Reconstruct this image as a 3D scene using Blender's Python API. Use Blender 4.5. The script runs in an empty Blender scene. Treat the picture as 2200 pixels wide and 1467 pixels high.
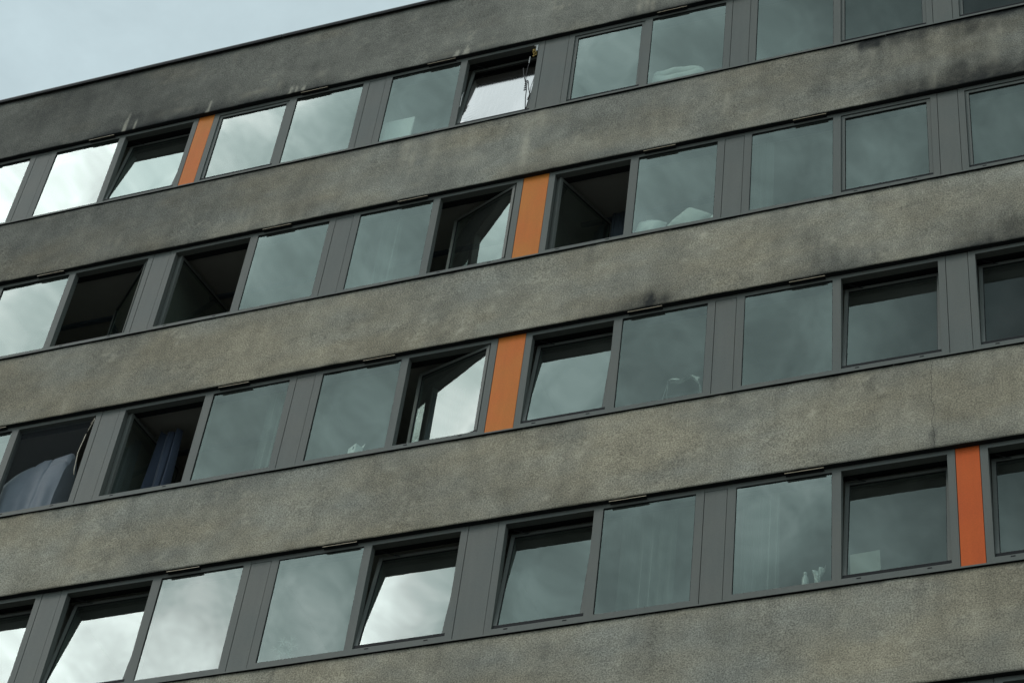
import bpy, math, random
import numpy as np
from mathutils import Matrix, Vector

# ------------------------------------------------------------------ camera
scene = bpy.context.scene
COL = scene.collection
random.seed(7)
rng = np.random.default_rng(11)

cam_data = bpy.data.cameras.new("camera")
cam = bpy.data.objects.new("camera", cam_data)
COL.objects.link(cam)
RIGHT = (0.93879563, 0.32852119, 0.10361749)
DOWN = (-0.17195651, 0.70756976, -0.68540207)
FWD = (-0.29848571, 0.62563476, 0.72075476)
m = Matrix.Identity(4)
for r in range(3):
    m[r][0] = RIGHT[r]
    m[r][1] = -DOWN[r]
    m[r][2] = -FWD[r]
m.translation = Vector((0.0, -16.2263, 1.6))
cam.matrix_world = m
cam_data.sensor_width = 36.0
cam_data.lens = 36.0 * 4884.86 / 2200.0
cam_data.clip_start = 0.1
cam_data.clip_end = 5000.0
scene.camera = cam

# ------------------------------------------------------------------ sky, sun, exposure
SUN_AZ, SUN_EL = -62.0, 33.0        # behind and left of the camera, veiled by cloud


def direction(az, el):
    a, e = math.radians(az), math.radians(el)
    return Vector((math.sin(a) * math.cos(e), -math.cos(a) * math.cos(e), math.sin(e)))


world = bpy.data.worlds.new("World")
scene.world = world
world.use_nodes = True
wn, wl = world.node_tree.nodes, world.node_tree.links
wn.clear()


def wmath(op, a, b=None, c=None):
    n = wn.new("ShaderNodeMath")
    n.operation = op
    for i, v in enumerate((a, b, c)):
        if v is None:
            continue
        if isinstance(v, (int, float)):
            n.inputs[i].default_value = v
        else:
            wl.new(v, n.inputs[i])
    return n.outputs[0]


tc = wn.new("ShaderNodeTexCoord")
sky = wn.new("ShaderNodeTexSky")
sky.sky_type = 'NISHITA'
sky.sun_disc = False
sky.sun_elevation = math.radians(SUN_EL)
sd = direction(SUN_AZ, SUN_EL)
sky.sun_rotation = math.atan2(sd.x, sd.y)
sky.air_density, sky.dust_density, sky.ozone_density = 1.0, 2.0, 1.0

# broken overcast: cloud brightness = base * exp(sum of soft thick / thin patches) * fine cloud noise
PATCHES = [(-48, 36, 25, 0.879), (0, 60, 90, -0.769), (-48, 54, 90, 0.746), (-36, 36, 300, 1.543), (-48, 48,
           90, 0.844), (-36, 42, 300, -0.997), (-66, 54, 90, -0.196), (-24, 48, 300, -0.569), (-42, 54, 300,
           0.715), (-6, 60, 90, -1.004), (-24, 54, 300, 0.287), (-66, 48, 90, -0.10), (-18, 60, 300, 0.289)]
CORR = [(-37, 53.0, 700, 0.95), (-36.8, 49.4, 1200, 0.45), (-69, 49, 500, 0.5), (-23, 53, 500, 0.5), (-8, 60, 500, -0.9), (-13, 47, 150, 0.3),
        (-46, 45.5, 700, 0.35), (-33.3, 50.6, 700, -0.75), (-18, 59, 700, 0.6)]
dotsum = None
nrm = wn.new("ShaderNodeVectorMath")
nrm.operation = 'NORMALIZE'
wl.new(tc.outputs["Generated"], nrm.inputs[0])
warp = wn.new("ShaderNodeTexNoise")
warp.inputs["Scale"].default_value = 4.5
warp.inputs["Detail"].default_value = 2.0
wl.new(nrm.outputs[0], warp.inputs["Vector"])
wsub = wn.new("ShaderNodeVectorMath")
wsub.operation = 'MULTIPLY_ADD'
wsub.inputs[1].default_value = (0.10, 0.10, 0.10)
wsub.inputs[2].default_value = (-0.05, -0.05, -0.05)
wl.new(warp.outputs["Color"], wsub.inputs[0])
wadd = wn.new("ShaderNodeVectorMath")
wadd.operation = 'ADD'
wl.new(nrm.outputs[0], wadd.inputs[0])
wl.new(wsub.outputs[0], wadd.inputs[1])
wn2 = wn.new("ShaderNodeVectorMath")
wn2.operation = 'NORMALIZE'
wl.new(wadd.outputs[0], wn2.inputs[0])
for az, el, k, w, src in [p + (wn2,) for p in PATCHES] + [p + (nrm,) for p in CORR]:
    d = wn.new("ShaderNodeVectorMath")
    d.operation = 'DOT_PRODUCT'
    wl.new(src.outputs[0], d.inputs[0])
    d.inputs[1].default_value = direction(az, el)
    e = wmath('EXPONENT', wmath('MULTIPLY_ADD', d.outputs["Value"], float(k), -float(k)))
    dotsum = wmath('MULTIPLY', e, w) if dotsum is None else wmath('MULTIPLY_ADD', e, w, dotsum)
cn = wn.new("ShaderNodeTexNoise")
cn.inputs["Scale"].default_value = 13.0
cn.inputs["Detail"].default_value = 5.0
cn.inputs["Roughness"].default_value = 0.66
wl.new(wn2.outputs[0], cn.inputs["Vector"])
# contrast of the cloud sheet: broken on the sunward half of the sky, an even veil on the other
sdot = wn.new("ShaderNodeVectorMath")
sdot.operation = 'DOT_PRODUCT'
wl.new(nrm.outputs[0], sdot.inputs[0])
sdot.inputs[1].default_value = (-0.3, -0.95, 0.0)
amp = wn.new("ShaderNodeMapRange")
amp.inputs["From Min"].default_value, amp.inputs["From Max"].default_value = -0.35, 0.65
amp.inputs["To Min"].default_value, amp.inputs["To Max"].default_value = 0.30, 3.1
wl.new(sdot.outputs["Value"], amp.inputs["Value"])
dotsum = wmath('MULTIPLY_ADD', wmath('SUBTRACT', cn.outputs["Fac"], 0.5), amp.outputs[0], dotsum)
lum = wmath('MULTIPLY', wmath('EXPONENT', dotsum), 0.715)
# thick cloud is blue-grey, thin bright cloud near white
white = wn.new("ShaderNodeMapRange")
white.inputs["From Min"].default_value, white.inputs["From Max"].default_value = 0.9, 2.8
wl.new(lum, white.inputs["Value"])
tintm = wn.new("ShaderNodeMix")
tintm.data_type = 'RGBA'
tintm.inputs[6].default_value = (0.81, 1.0, 1.05, 1)
tintm.inputs[7].default_value = (1.0, 1.0, 1.06, 1)
wl.new(white.outputs[0], tintm.inputs[0])
cloud = wn.new("ShaderNodeVectorMath")
cloud.operation = 'SCALE'
wl.new(tintm.outputs[2], cloud.inputs[0])
wl.new(lum, cloud.inputs["Scale"])
bg_sky = wn.new("ShaderNodeBackground")
bg_sky.inputs["Strength"].default_value = 0.10
wl.new(sky.outputs[0], bg_sky.inputs["Color"])
bg_cloud = wn.new("ShaderNodeBackground")
bg_cloud.inputs["Strength"].default_value = 1.0
wl.new(cloud.outputs[0], bg_cloud.inputs["Color"])
mixw = wn.new("ShaderNodeMixShader")
mixw.inputs[0].default_value = 0.88           # cloud cover
wl.new(bg_sky.outputs[0], mixw.inputs[1])
wl.new(bg_cloud.outputs[0], mixw.inputs[2])
wout = wn.new("ShaderNodeOutputWorld")
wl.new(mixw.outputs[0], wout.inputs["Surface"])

sun_data = bpy.data.lights.new("sun", 'SUN')
sun_data.energy = 0.9
sun_data.angle = math.radians(14.0)
sun_data.color = (1.0, 0.96, 0.90)
sun = bpy.data.objects.new("sun", sun_data)
COL.objects.link(sun)
sun.rotation_euler = sd.to_track_quat('Z', 'Y').to_euler()
sun.location = sd * 60

scene.view_settings.view_transform = 'Standard'
scene.view_settings.look = 'None'
scene.view_settings.exposure = 0.0
scene.view_settings.gamma = 1.0
scene.view_settings.use_curve_mapping = False
scene.render.resolution_x, scene.render.resolution_y = 1024, 682
scene.render.engine = 'CYCLES'
scene.cycles.max_bounces = 6
scene.cycles.diffuse_bounces = 3
scene.cycles.glossy_bounces = 3
scene.cycles.transmission_bounces = 2
scene.cycles.transparent_max_bounces = 10
scene.cycles.caustics_reflective = False
scene.cycles.caustics_refractive = False


# ------------------------------------------------------------------ materials
def newmat(name):
    mt = bpy.data.materials.new(name)
    mt.use_nodes = True
    mt.node_tree.nodes.clear()
    return mt, mt.node_tree.nodes, mt.node_tree.links


def nd(nodes, typ, **kw):
    n = nodes.new(typ)
    for k, v in kw.items():
        setattr(n, k, v)
    return n


def simple(name, color, rough=0.6, metallic=0.0, spec=0.5, grain=0.0, scale=6.0, bump=0.0, bscale=80.0, sheen=0.0):
    """Principled paint / metal / cloth with soft colour grain and fine relief."""
    mt, n, l = newmat(name)
    out = nd(n, "ShaderNodeOutputMaterial")
    b = nd(n, "ShaderNodeBsdfPrincipled")
    b.inputs["Roughness"].default_value = rough
    b.inputs["Metallic"].default_value = metallic
    b.inputs["Specular IOR Level"].default_value = spec
    if sheen:
        b.inputs["Sheen Weight"].default_value = sheen
    l.new(b.outputs[0], out.inputs["Surface"])
    t = nd(n, "ShaderNodeTexCoord")
    geo = nd(n, "ShaderNodeNewGeometry")
    no = nd(n, "ShaderNodeTexNoise")
    no.inputs["Scale"].default_value = scale
    no.inputs["Detail"].default_value = 5.0
    l.new(geo.outputs["Position"], no.inputs["Vector"])
    mx = nd(n, "ShaderNodeMix", data_type='RGBA')
    lo = tuple(c * (1 - grain) for c in color) + (1,)
    hi = tuple(min(1, c * (1 + grain)) for c in color) + (1,)
    mx.inputs[6].default_value, mx.inputs[7].default_value = lo, hi
    l.new(no.outputs["Fac"], mx.inputs[0])
    l.new(mx.outputs[2], b.inputs["Base Color"])
    if bump:
        n2 = nd(n, "ShaderNodeTexNoise")
        n2.inputs["Scale"].default_value = bscale
        n2.inputs["Detail"].default_value = 3.0
        l.new(t.outputs["Object"], n2.inputs["Vector"])
        bp = nd(n, "ShaderNodeBump")
        bp.inputs["Strength"].default_value = bump
        bp.inputs["Distance"].default_value = 0.01
        l.new(n2.outputs["Fac"], bp.inputs["Height"])
        l.new(bp.outputs[0], b.inputs["Normal"])
    return mt


def render_wall_material():
    """Roughcast render: olive and grey patches, sand grain, soot and pale lime from the 'wear' attribute."""
    mt, n, l = newmat("stucco")
    out = nd(n, "ShaderNodeOutputMaterial")
    b = nd(n, "ShaderNodeBsdfPrincipled")
    b.inputs["Roughness"].default_value = 0.95
    b.inputs["Specular IOR Level"].default_value = 0.15
    l.new(b.outputs[0], out.inputs["Surface"])
    geo = nd(n, "ShaderNodeNewGeometry")
    at = nd(n, "ShaderNodeAttribute", attribute_name="wear")
    sep = nd(n, "ShaderNodeSeparateColor")
    l.new(at.outputs["Color"], sep.inputs[0])

    def noise(scale, detail=4.0, rough=0.55):
        t = nd(n, "ShaderNodeTexNoise")
        t.inputs["Scale"].default_value = scale
        t.inputs["Detail"].default_value = detail
        t.inputs["Roughness"].default_value = rough
        l.new(geo.outputs["Position"], t.inputs["Vector"])
        return t.outputs["Fac"]

    def ramp(fac, lo, hi):
        r = nd(n, "ShaderNodeMapRange")
        r.inputs["From Min"].default_value, r.inputs["From Max"].default_value = lo, hi
        l.new(fac, r.inputs["Value"])
        return r.outputs[0]

    def mix(f, a, c, blend='MIX'):
        x = nd(n, "ShaderNodeMix", data_type='RGBA', blend_type=blend)
        for sock, v in ((0, f), (6, a), (7, c)):
            if isinstance(v, (int, float)):
                x.inputs[sock].default_value = v
            elif isinstance(v, tuple):
                x.inputs[sock].default_value = v + (1,)
            else:
                l.new(v, x.inputs[sock])
        return x.outputs[2]

    patch = mix(sep.outputs[2], (0.372, 0.333, 0.250), (0.326, 0.321, 0.276))
    mott = mix(ramp(noise(7.0, 5.0, 0.6), 0.30, 0.72), (0.88, 0.88, 0.88), (1.12, 1.12, 1.10))
    c = mix(1.0, patch, mott, 'MULTIPLY')
    grain = noise(62.0, 2.0, 0.6)
    c = mix(1.0, c, mix(ramp(grain, 0.32, 0.68), (0.55, 0.55, 0.55), (1.43, 1.43, 1.43)), 'MULTIPLY')
    pl = nd(n, "ShaderNodeVectorMath", operation='SCALE')
    l.new(c, pl.inputs[0])
    l.new(at.outputs["Alpha"], pl.inputs["Scale"])
    c = pl.outputs[0]
    c = mix(sep.outputs[1], c, (0.66, 0.61, 0.48))
    c = mix(sep.outputs[0], c, (0.018, 0.021, 0.023))
    # one hairline shrinkage crack
    sx = nd(n, "ShaderNodeSeparateXYZ")
    l.new(geo.outputs["Position"], sx.inputs[0])

    def mth(op, a_, b_=None, c_=None):
        q = nd(n, "ShaderNodeMath", operation=op)
        for k_, v_ in enumerate((a_, b_, c_)):
            if v_ is None:
                continue
            if isinstance(v_, (int, float)):
                q.inputs[k_].default_value = v_
            else:
                l.new(v_, q.inputs[k_])
        return q.outputs[0]
    wob = nd(n, "ShaderNodeTexNoise", noise_dimensions='1D')
    wob.inputs["Scale"].default_value = 5.0
    wob.inputs["Detail"].default_value = 5.0
    l.new(sx.outputs[2], wob.inputs["W"])
    off = mth('ABSOLUTE', mth('ADD', sx.outputs[0], mth('MULTIPLY_ADD', wob.outputs["Fac"], 0.07, 2.945)))
    near = mth('LESS_THAN', off, 0.0035)
    inz = mth('MULTIPLY', mth('GREATER_THAN', sx.outputs[2], 17.56), mth('LESS_THAN', sx.outputs[2], 18.75))
    c = mix(mth('MULTIPLY', mth('MULTIPLY', near, inz), 0.55), c, (0.03, 0.03, 0.03))
    l.new(c, b.inputs["Base Color"])
    bp = nd(n, "ShaderNodeBump")
    bp.inputs["Strength"].default_value = 0.6
    bp.inputs["Distance"].default_value = 0.008
    l.new(grain, bp.inputs["Height"])
    l.new(bp.outputs[0], b.inputs["Normal"])
    return mt


def glass_material(name, tint=(0.84, 0.94, 0.88)):
    """Double glazing seen from outside: Fresnel of four surfaces over a slightly green clear pane."""
    mt, n, l = newmat(name)
    out = nd(n, "ShaderNodeOutputMaterial")
    lw = nd(n, "ShaderNodeLayerWeight")          # same reflectance from either side
    lw.inputs["Blend"].default_value = 0.5
    pw = nd(n, "ShaderNodeMath", operation='POWER')
    pw.inputs[1].default_value = 4.2
    l.new(lw.outputs["Facing"], pw.inputs[0])
    fr = nd(n, "ShaderNodeMath", operation='MULTIPLY_ADD')
    fr.inputs[1].default_value, fr.inputs[2].default_value = 0.957, 0.043
    l.new(pw.outputs[0], fr.inputs[0])
    a = nd(n, "ShaderNodeMath", operation='MULTIPLY')
    a.inputs[1].default_value = 4.0
    l.new(fr.outputs[0], a.inputs[0])
    c = nd(n, "ShaderNodeMath", operation='MULTIPLY_ADD')
    c.inputs[1].default_value, c.inputs[2].default_value = 3.0, 1.0
    l.new(fr.outputs[0], c.inputs[0])
    q = nd(n, "ShaderNodeMath", operation='DIVIDE')
    l.new(a.outputs[0], q.inputs[0])
    l.new(c.outputs[0], q.inputs[1])
    tr = nd(n, "ShaderNodeBsdfTransparent")
    tr.inputs["Color"].default_value = tint + (1,)
    gl = nd(n, "ShaderNodeBsdfGlossy")
    gl.inputs["Roughness"].default_value = 0.0
    gl.inputs["Color"].default_value = (0.87, 1.0, 0.905, 1)
    t = nd(n, "ShaderNodeNewGeometry")
    # thin film of dust: faint diffuse haze, patchy
    df = nd(n, "ShaderNodeBsdfDiffuse")
    df.inputs["Color"].default_value = (0.42, 0.44, 0.42, 1)
    du = nd(n, "ShaderNodeTexNoise")
    du.inputs["Scale"].default_value = 2.2
    du.inputs["Detail"].default_value = 6.0
    l.new(t.outputs["Position"], du.inputs["Vector"])
    dm = nd(n, "ShaderNodeMapRange")
    dm.inputs["From Min"].default_value, dm.inputs["From Max"].default_value = 0.35, 0.75
    dm.inputs["To Min"].default_value, dm.inputs["To Max"].default_value = 0.025, 0.075
    l.new(du.outputs["Fac"], dm.inputs["Value"])
    m1 = nd(n, "ShaderNodeMixShader")
    l.new(dm.outputs[0], m1.inputs[0])
    l.new(tr.outputs[0], m1.inputs[1])
    l.new(df.outputs[0], m1.inputs[2])
    m2 = nd(n, "ShaderNodeMixShader")
    l.new(q.outputs[0], m2.inputs[0])
    l.new(m1.outputs[0], m2.inputs[1])
    l.new(gl.outputs[0], m2.inputs[2])
    l.new(m2.outputs[0], out.inputs["Surface"])
    return mt


def see_through(name, color, alpha, rough=0.9, translucent=False):
    mt, n, l = newmat(name)
    out = nd(n, "ShaderNodeOutputMaterial")
    tr = nd(n, "ShaderNodeBsdfTransparent")
    df = nd(n, "ShaderNodeBsdfDiffuse")
    df.inputs["Color"].default_value = color + (1,)
    sh = df.outputs[0]
    if translucent:
        tl = nd(n, "ShaderNodeBsdfTranslucent")
        tl.inputs["Color"].default_value = color + (1,)
        mm = nd(n, "ShaderNodeMixShader")
        mm.inputs[0].default_value = 0.35
        l.new(df.outputs[0], mm.inputs[1])
        l.new(tl.outputs[0], mm.inputs[2])
        sh = mm.outputs[0]
    mx = nd(n, "ShaderNodeMixShader")
    mx.inputs[0].default_value = alpha
    l.new(tr.outputs[0], mx.inputs[1])
    l.new(sh, mx.inputs[2])
    l.new(mx.outputs[0], out.inputs["Surface"])
    return mt


def film_material():
    mt, n, l = newmat("silver_film")
    out = nd(n, "ShaderNodeOutputMaterial")
    b = nd(n, "ShaderNodeBsdfPrincipled")
    b.inputs["Base Color"].default_value = (0.80, 0.735, 0.70, 1)
    b.inputs["Metallic"].default_value = 1.0
    b.inputs["Roughness"].default_value = 0.08
    l.new(b.outputs[0], out.inputs["Surface"])
    t = nd(n, "ShaderNodeTexCoord")
    mp = nd(n, "ShaderNodeMapping")
    mp.inputs["Rotation"].default_value = (0, 0.9, 0)
    mp.inputs["Scale"].default_value = (10, 1, 1.5)
    l.new(t.outputs["Object"], mp.inputs[0])
    no = nd(n, "ShaderNodeTexNoise")
    no.inputs["Scale"].default_value = 2.2
    no.inputs["Detail"].default_value = 3.0
    l.new(mp.outputs[0], no.inputs["Vector"])
    bp = nd(n, "ShaderNodeBump")
    bp.inputs["Strength"].default_value = 0.03
    bp.inputs["Distance"].default_value = 0.02
    l.new(no.outputs["Fac"], bp.inputs["Height"])
    l.new(bp.outputs[0], b.inputs["Normal"])
    return mt


M = {
    'stucco': render_wall_material(),
    'frame': simple('grey_frame_paint', (0.134, 0.143, 0.128), 0.55, grain=0.10, scale=3.0, bump=0.03),
    'panel': simple('grey_panel_paint', (0.138, 0.148, 0.130), 0.60, grain=0.12, scale=2.0, bump=0.04, bscale=120),
    'orange': simple('orange_panel_paint', (0.80, 0.190, 0.024), 0.65, spec=0.2, grain=0.10, scale=2.5, bump=0.05, bscale=120),
    'orange_red': None,
    'dark': simple('dark_metal_and_painted_shade', (0.018, 0.020, 0.021), 0.75, grain=0.2, spec=0.2),  # dark metal; also painted on soffits and sill undersides as their shade
    'gasket': simple('black_rubber_and_gap_shade', (0.012, 0.013, 0.014), 0.7, spec=0.2),  # rubber; also blackens the lower sash rail as a shaded gap
    'coping': simple('dark_coping_metal', (0.050, 0.056, 0.055), 0.5, metallic=0.0, grain=0.2),
    'lip': simple('weathered_aluminium', (0.62, 0.52, 0.36), 0.45, grain=0.35, scale=20),
    'glass': glass_material('window_glass'),
    'glass_in': see_through('inner_glass', (0.5, 0.5, 0.5), 0.0),
    'room': simple('dim_plaster', (0.26, 0.26, 0.23), 0.9, grain=0.1, spec=0.1),
    'ceiling': simple('ceiling_plaster', (0.30, 0.29, 0.26), 0.9, grain=0.08, spec=0.1),
    'floor': simple('brown_carpet', (0.06, 0.05, 0.045), 0.95, grain=0.2, spec=0.05),
    'board': simple('sill_board_paint', (0.30, 0.30, 0.28), 0.5, grain=0.08),
    'ground': simple('grey_paving', (0.105, 0.103, 0.098), 0.9, grain=0.2, scale=3.0, bump=0.5),
    'roof': simple('roofing_felt', (0.05, 0.05, 0.05), 0.9, grain=0.3),
    'white': simple('white_cotton', (0.56, 0.58, 0.55), 0.85, grain=0.06, bump=0.3, bscale=14, sheen=0.1),
    'paper': simple('white_board', (0.60, 0.62, 0.60), 0.7, grain=0.04),
    'card': simple('pale_cardboard', (0.30, 0.30, 0.26), 0.85, grain=0.08),
    'duvet': simple('blue_grey_quilt', (0.33, 0.39, 0.45), 0.75, grain=0.12, scale=9, bump=0.35, bscale=10, sheen=0.3),
    'blue': simple('blue_curtain_cloth', (0.030, 0.046, 0.078), 0.85, grain=0.15, sheen=0.2),
    'dimcloth': simple('dark_curtain_cloth', (0.07, 0.09, 0.11), 0.9, grain=0.15),
    'sheer': see_through('sheer_curtain', (0.55, 0.60, 0.58), 0.20, translucent=True),
    'net': see_through('insect_net', (0.045, 0.050, 0.053), 0.34),
    'film': film_material(),
    'cord': simple('pale_cord', (0.62, 0.55, 0.44), 0.7, grain=0.3, scale=60),
    'wire': simple('black_wire', (0.02, 0.02, 0.022), 0.6),
    'yellow': simple('yellow_rope', (0.42, 0.30, 0.08), 0.8, grain=0.3, scale=60),
    'plastic': simple('white_plastic', (0.42, 0.44, 0.42), 0.35),
    'steel': simple('dull_steel', (0.16, 0.17, 0.17), 0.5, metallic=0.3),
    'lace': see_through('frosted_sticker', (0.62, 0.66, 0.62), 0.32),
}


def enamel(name, top, low):
    """Sun-faded enamel panel: hue drifts in broad patches, thin grime runs, scuffed speckle."""
    mt, n, l = newmat(name)
    out = nd(n, "ShaderNodeOutputMaterial")
    b = nd(n, "ShaderNodeBsdfPrincipled")
    b.inputs["Roughness"].default_value = 0.6
    b.inputs["Specular IOR Level"].default_value = 0.25
    l.new(b.outputs[0], out.inputs["Surface"])
    geo = nd(n, "ShaderNodeNewGeometry")

    def noise(sc, det, vec=None):
        t = nd(n, "ShaderNodeTexNoise")
        t.inputs["Scale"].default_value = sc
        t.inputs["Detail"].default_value = det
        if vec is None:
            l.new(geo.outputs["Position"], t.inputs["Vector"])
        else:
            mp = nd(n, "ShaderNodeMapping")
            mp.inputs["Scale"].default_value = vec
            l.new(geo.outputs["Position"], mp.inputs[0])
            l.new(mp.outputs[0], t.inputs["Vector"])
        return t.outputs["Fac"]

    def mixc(f, a, c, blend='MIX'):
        x = nd(n, "ShaderNodeMix", data_type='RGBA', blend_type=blend)
        for sock, v in ((0, f), (6, a), (7, c)):
            if isinstance(v, (int, float)):
                x.inputs[sock].default_value = v
            elif isinstance(v, tuple):
                x.inputs[sock].default_value = v + (1,)
            else:
                l.new(v, x.inputs[sock])
        return x.outputs[2]

    def rng_(f, lo, hi):
        r = nd(n, "ShaderNodeMapRange")
        r.inputs["From Min"].default_value, r.inputs["From Max"].default_value = lo, hi
        l.new(f, r.inputs["Value"])
        return r.outputs[0]
    c = mixc(rng_(noise(1.6, 2.0), 0.35, 0.65), top, low)
    c = mixc(1.0, c, mixc(rng_(noise(1.0, 4.0, (14, 14, 1.2)), 0.3, 0.7), (0.95, 0.95, 0.95), (1.03, 1.03, 1.03)), 'MULTIPLY')
    c = mixc(1.0, c, mixc(rng_(noise(70.0, 2.0), 0.3, 0.7), (0.94, 0.94, 0.95), (1.05, 1.05, 1.05)), 'MULTIPLY')
    l.new(c, b.inputs["Base Color"])
    return mt


M['orange'] = enamel('orange_panel_enamel', (0.63, 0.208, 0.032), (0.67, 0.174, 0.028))
M['orange_red'] = enamel('red_orange_panel_enamel', (0.64, 0.120, 0.020), (0.60, 0.105, 0.020))
M['frame'] = enamel('grey_frame_enamel', (0.152, 0.158, 0.140), (0.140, 0.152, 0.138))
M['panel'] = enamel('grey_panel_enamel', (0.158, 0.164, 0.145), (0.144, 0.157, 0.142))


# ------------------------------------------------------------------ helpers
class MB:
    """Collects boxes, bars and quads; build() links them as ONE mesh object."""

    def __init__(self):
        self.v, self.f, self.mi = [], [], []

    def box(self, x0, x1, y0, y1, z0, z1, mat=0, faces=None):
        b = len(self.v)
        self.v += [(x0, y0, z0), (x1, y0, z0), (x1, y1, z0), (x0, y1, z0),
                   (x0, y0, z1), (x1, y0, z1), (x1, y1, z1), (x0, y1, z1)]
        fs = [(0, 3, 2, 1), (4, 5, 6, 7), (0, 1, 5, 4), (1, 2, 6, 5), (2, 3, 7, 6), (3, 0, 4, 7)]
        for i, q in enumerate(fs):
            self.f.append(tuple(b + k for k in q))
            self.mi.append(faces.get(i, mat) if faces else mat)
        return self

    def ring(self, x0, x1, z0, z1, w, y0, y1, mat=0):
        self.box(x0, x1, y0, y1, z1 - w, z1, mat)
        self.box(x0, x1, y0, y1, z0, z0 + w, mat)
        self.box(x0, x0 + w, y0, y1, z0 + w, z1 - w, mat)
        self.box(x1 - w, x1, y0, y1, z0 + w, z1 - w, mat)
        return self

    def tube(self, pts, r, seg=7, mat=0):
        pts = [Vector(p) for p in pts]
        rings = []
        for i, p in enumerate(pts):
            t = (pts[min(i + 1, len(pts) - 1)] - pts[max(i - 1, 0)]).normalized()
            u = t.orthogonal().normalized() if abs(t.z) > 0.99 else t.cross(Vector((0, 0, 1))).normalized()
            w = t.cross(u)
            rr = r[i] if isinstance(r, (list, tuple)) else r
            b = len(self.v)
            for s in range(seg):
                a = 2 * math.pi * s / seg
                self.v.append(tuple(p + (u * math.cos(a) + w * math.sin(a)) * rr))
            rings.append(b)
        for a, b in zip(rings, rings[1:]):
            for s in range(seg):
                self.f.append((a + s, a + (s + 1) % seg, b + (s + 1) % seg, b + s))
                self.mi.append(mat)
        for b, rev in ((rings[0], True), (rings[-1], False)):
            q = [b + s for s in range(seg)]
            self.f.append(tuple(q[::-1] if rev else q))
            self.mi.append(mat)
        return self

    def grid(self, P, mat=0, thick=None):
        """P: array (n, m, 3) of points; thick = offset vector for a second skin closed at the rim."""
        n_, m_ = P.shape[:2]
        layers = [P] if thick is None else [P, P + np.asarray(thick)]
        bases = []
        for k, L in enumerate(layers):
            b = len(self.v)
            bases.append(b)
            self.v += [tuple(map(float, p)) for p in L.reshape(-1, 3)]
            for i in range(n_ - 1):
                for j in range(m_ - 1):
                    q = (b + i * m_ + j, b + i * m_ + j + 1, b + (i + 1) * m_ + j + 1, b + (i + 1) * m_ + j)
                    self.f.append(q if k == 0 else q[::-1])
                    self.mi.append(mat)
        if thick is not None:
            rim = [(i, 0) for i in range(n_)] + [(n_ - 1, j) for j in range(1, m_)] + \
                  [(i, m_ - 1) for i in range(n_ - 2, -1, -1)] + [(0, j) for j in range(m_ - 2, 0, -1)]
            a, c = bases
            for (i, j), (i2, j2) in zip(rim, rim[1:] + rim[:1]):
                self.f.append((a + i * m_ + j, a + i2 * m_ + j2, c + i2 * m_ + j2, c + i * m_ + j))
                self.mi.append(mat)
        return self

    def mesh(self, name, mats, smooth=False):
        me = bpy.data.meshes.new(name)
        me.from_pydata(self.v, [], self.f)
        for mt in mats:
            me.materials.append(M[mt])
        me.polygons.foreach_set("material_index", self.mi)
        if smooth:
            me.polygons.foreach_set("use_smooth", [True] * len(self.f))
        me.update()
        return me


def link(name, me, parent=None, loc=None, rot=None):
    o = bpy.data.objects.new(name, me)
    COL.objects.link(o)
    if parent is not None:
        o.parent = parent
    if loc is not None:
        o.location = loc
    if rot is not None:
        o.rotation_euler = rot
    return o


def tag(o, label, cat=None, group=None, kind=None):
    if label:
        o["label"] = label
    if cat:
        o["category"] = cat
    if group:
        o["group"] = group
    if kind:
        o["kind"] = kind
    return o


def build(mb, name, mats, parent=None, smooth=False, loc=None, rot=None):
    return link(name, mb.mesh(name, mats if isinstance(mats, (list, tuple)) else [mats], smooth), parent, loc, rot)


def vnoise(x, z, seed):
    """smooth value noise on arrays"""
    xi, zi = np.floor(x).astype(int), np.floor(z).astype(int)
    fx, fz = x - xi, z - zi
    fx, fz = fx * fx * (3 - 2 * fx), fz * fz * (3 - 2 * fz)

    def h(a, b):
        n_ = (a * 374761393 + b * 668265263 + seed * 982451653) & 0x7fffffff
        n_ = ((n_ ^ (n_ >> 13)) * 1274126177) & 0x7fffffff
        return ((n_ ^ (n_ >> 16)) & 0xffff) / 65535.0
    return (h(xi, zi) * (1 - fx) + h(xi + 1, zi) * fx) * (1 - fz) + (h(xi, zi + 1) * (1 - fx) + h(xi + 1, zi + 1) * fx) * fz


def fbm(x, z, seed, octv=4):
    s, a, t = 0, 0.5, 0
    for i in range(octv):
        s = s + a * vnoise(x * 2 ** i, z * 2 ** i, seed + i)
        t += a
        a *= 0.55
    return s / t


# ------------------------------------------------------------------ facade measures (metres)
VT, VB, VR, H, D = 26.261, 24.629, 27.726, 2.90, 0.058
NROW = 5
X0, X1, DEPTH = -24.0, 8.0, 12.0
FIX = [(-16.765, -15.765), (-15.342, -14.331), (-11.571, -10.570), (-10.141, -9.139),
       (-6.443, -5.446), (-5.021, -4.027), (-1.300, -0.300), (0.125, 1.120)]
OPN = [(-17.930, -16.860), (-14.236, -13.160), (-12.756, -11.680), (-9.047, -8.026),
       (-7.522, -6.544), (-3.935, -2.868), (-2.466, -1.397), (1.215, 2.230)]
PAN = [(-18.350, -18.012), (-15.674, -15.433), (-13.082, -12.840), (-10.479, -10.237), (-7.942, -7.604),
       (-5.355, -5.115), (-2.787, -2.546), (-0.207, 0.032), (2.312, 2.650)]
ORANGE = {(0, 2), (1, 4), (2, 4), (3, 6)}
GT, GB = 0.058, 1.480            # glass top / bottom below the soffit level
FD = 0.085                       # frame depth


def zt(k):
    return VT - k * H


def zb(k):
    return VB - k * H


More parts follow.
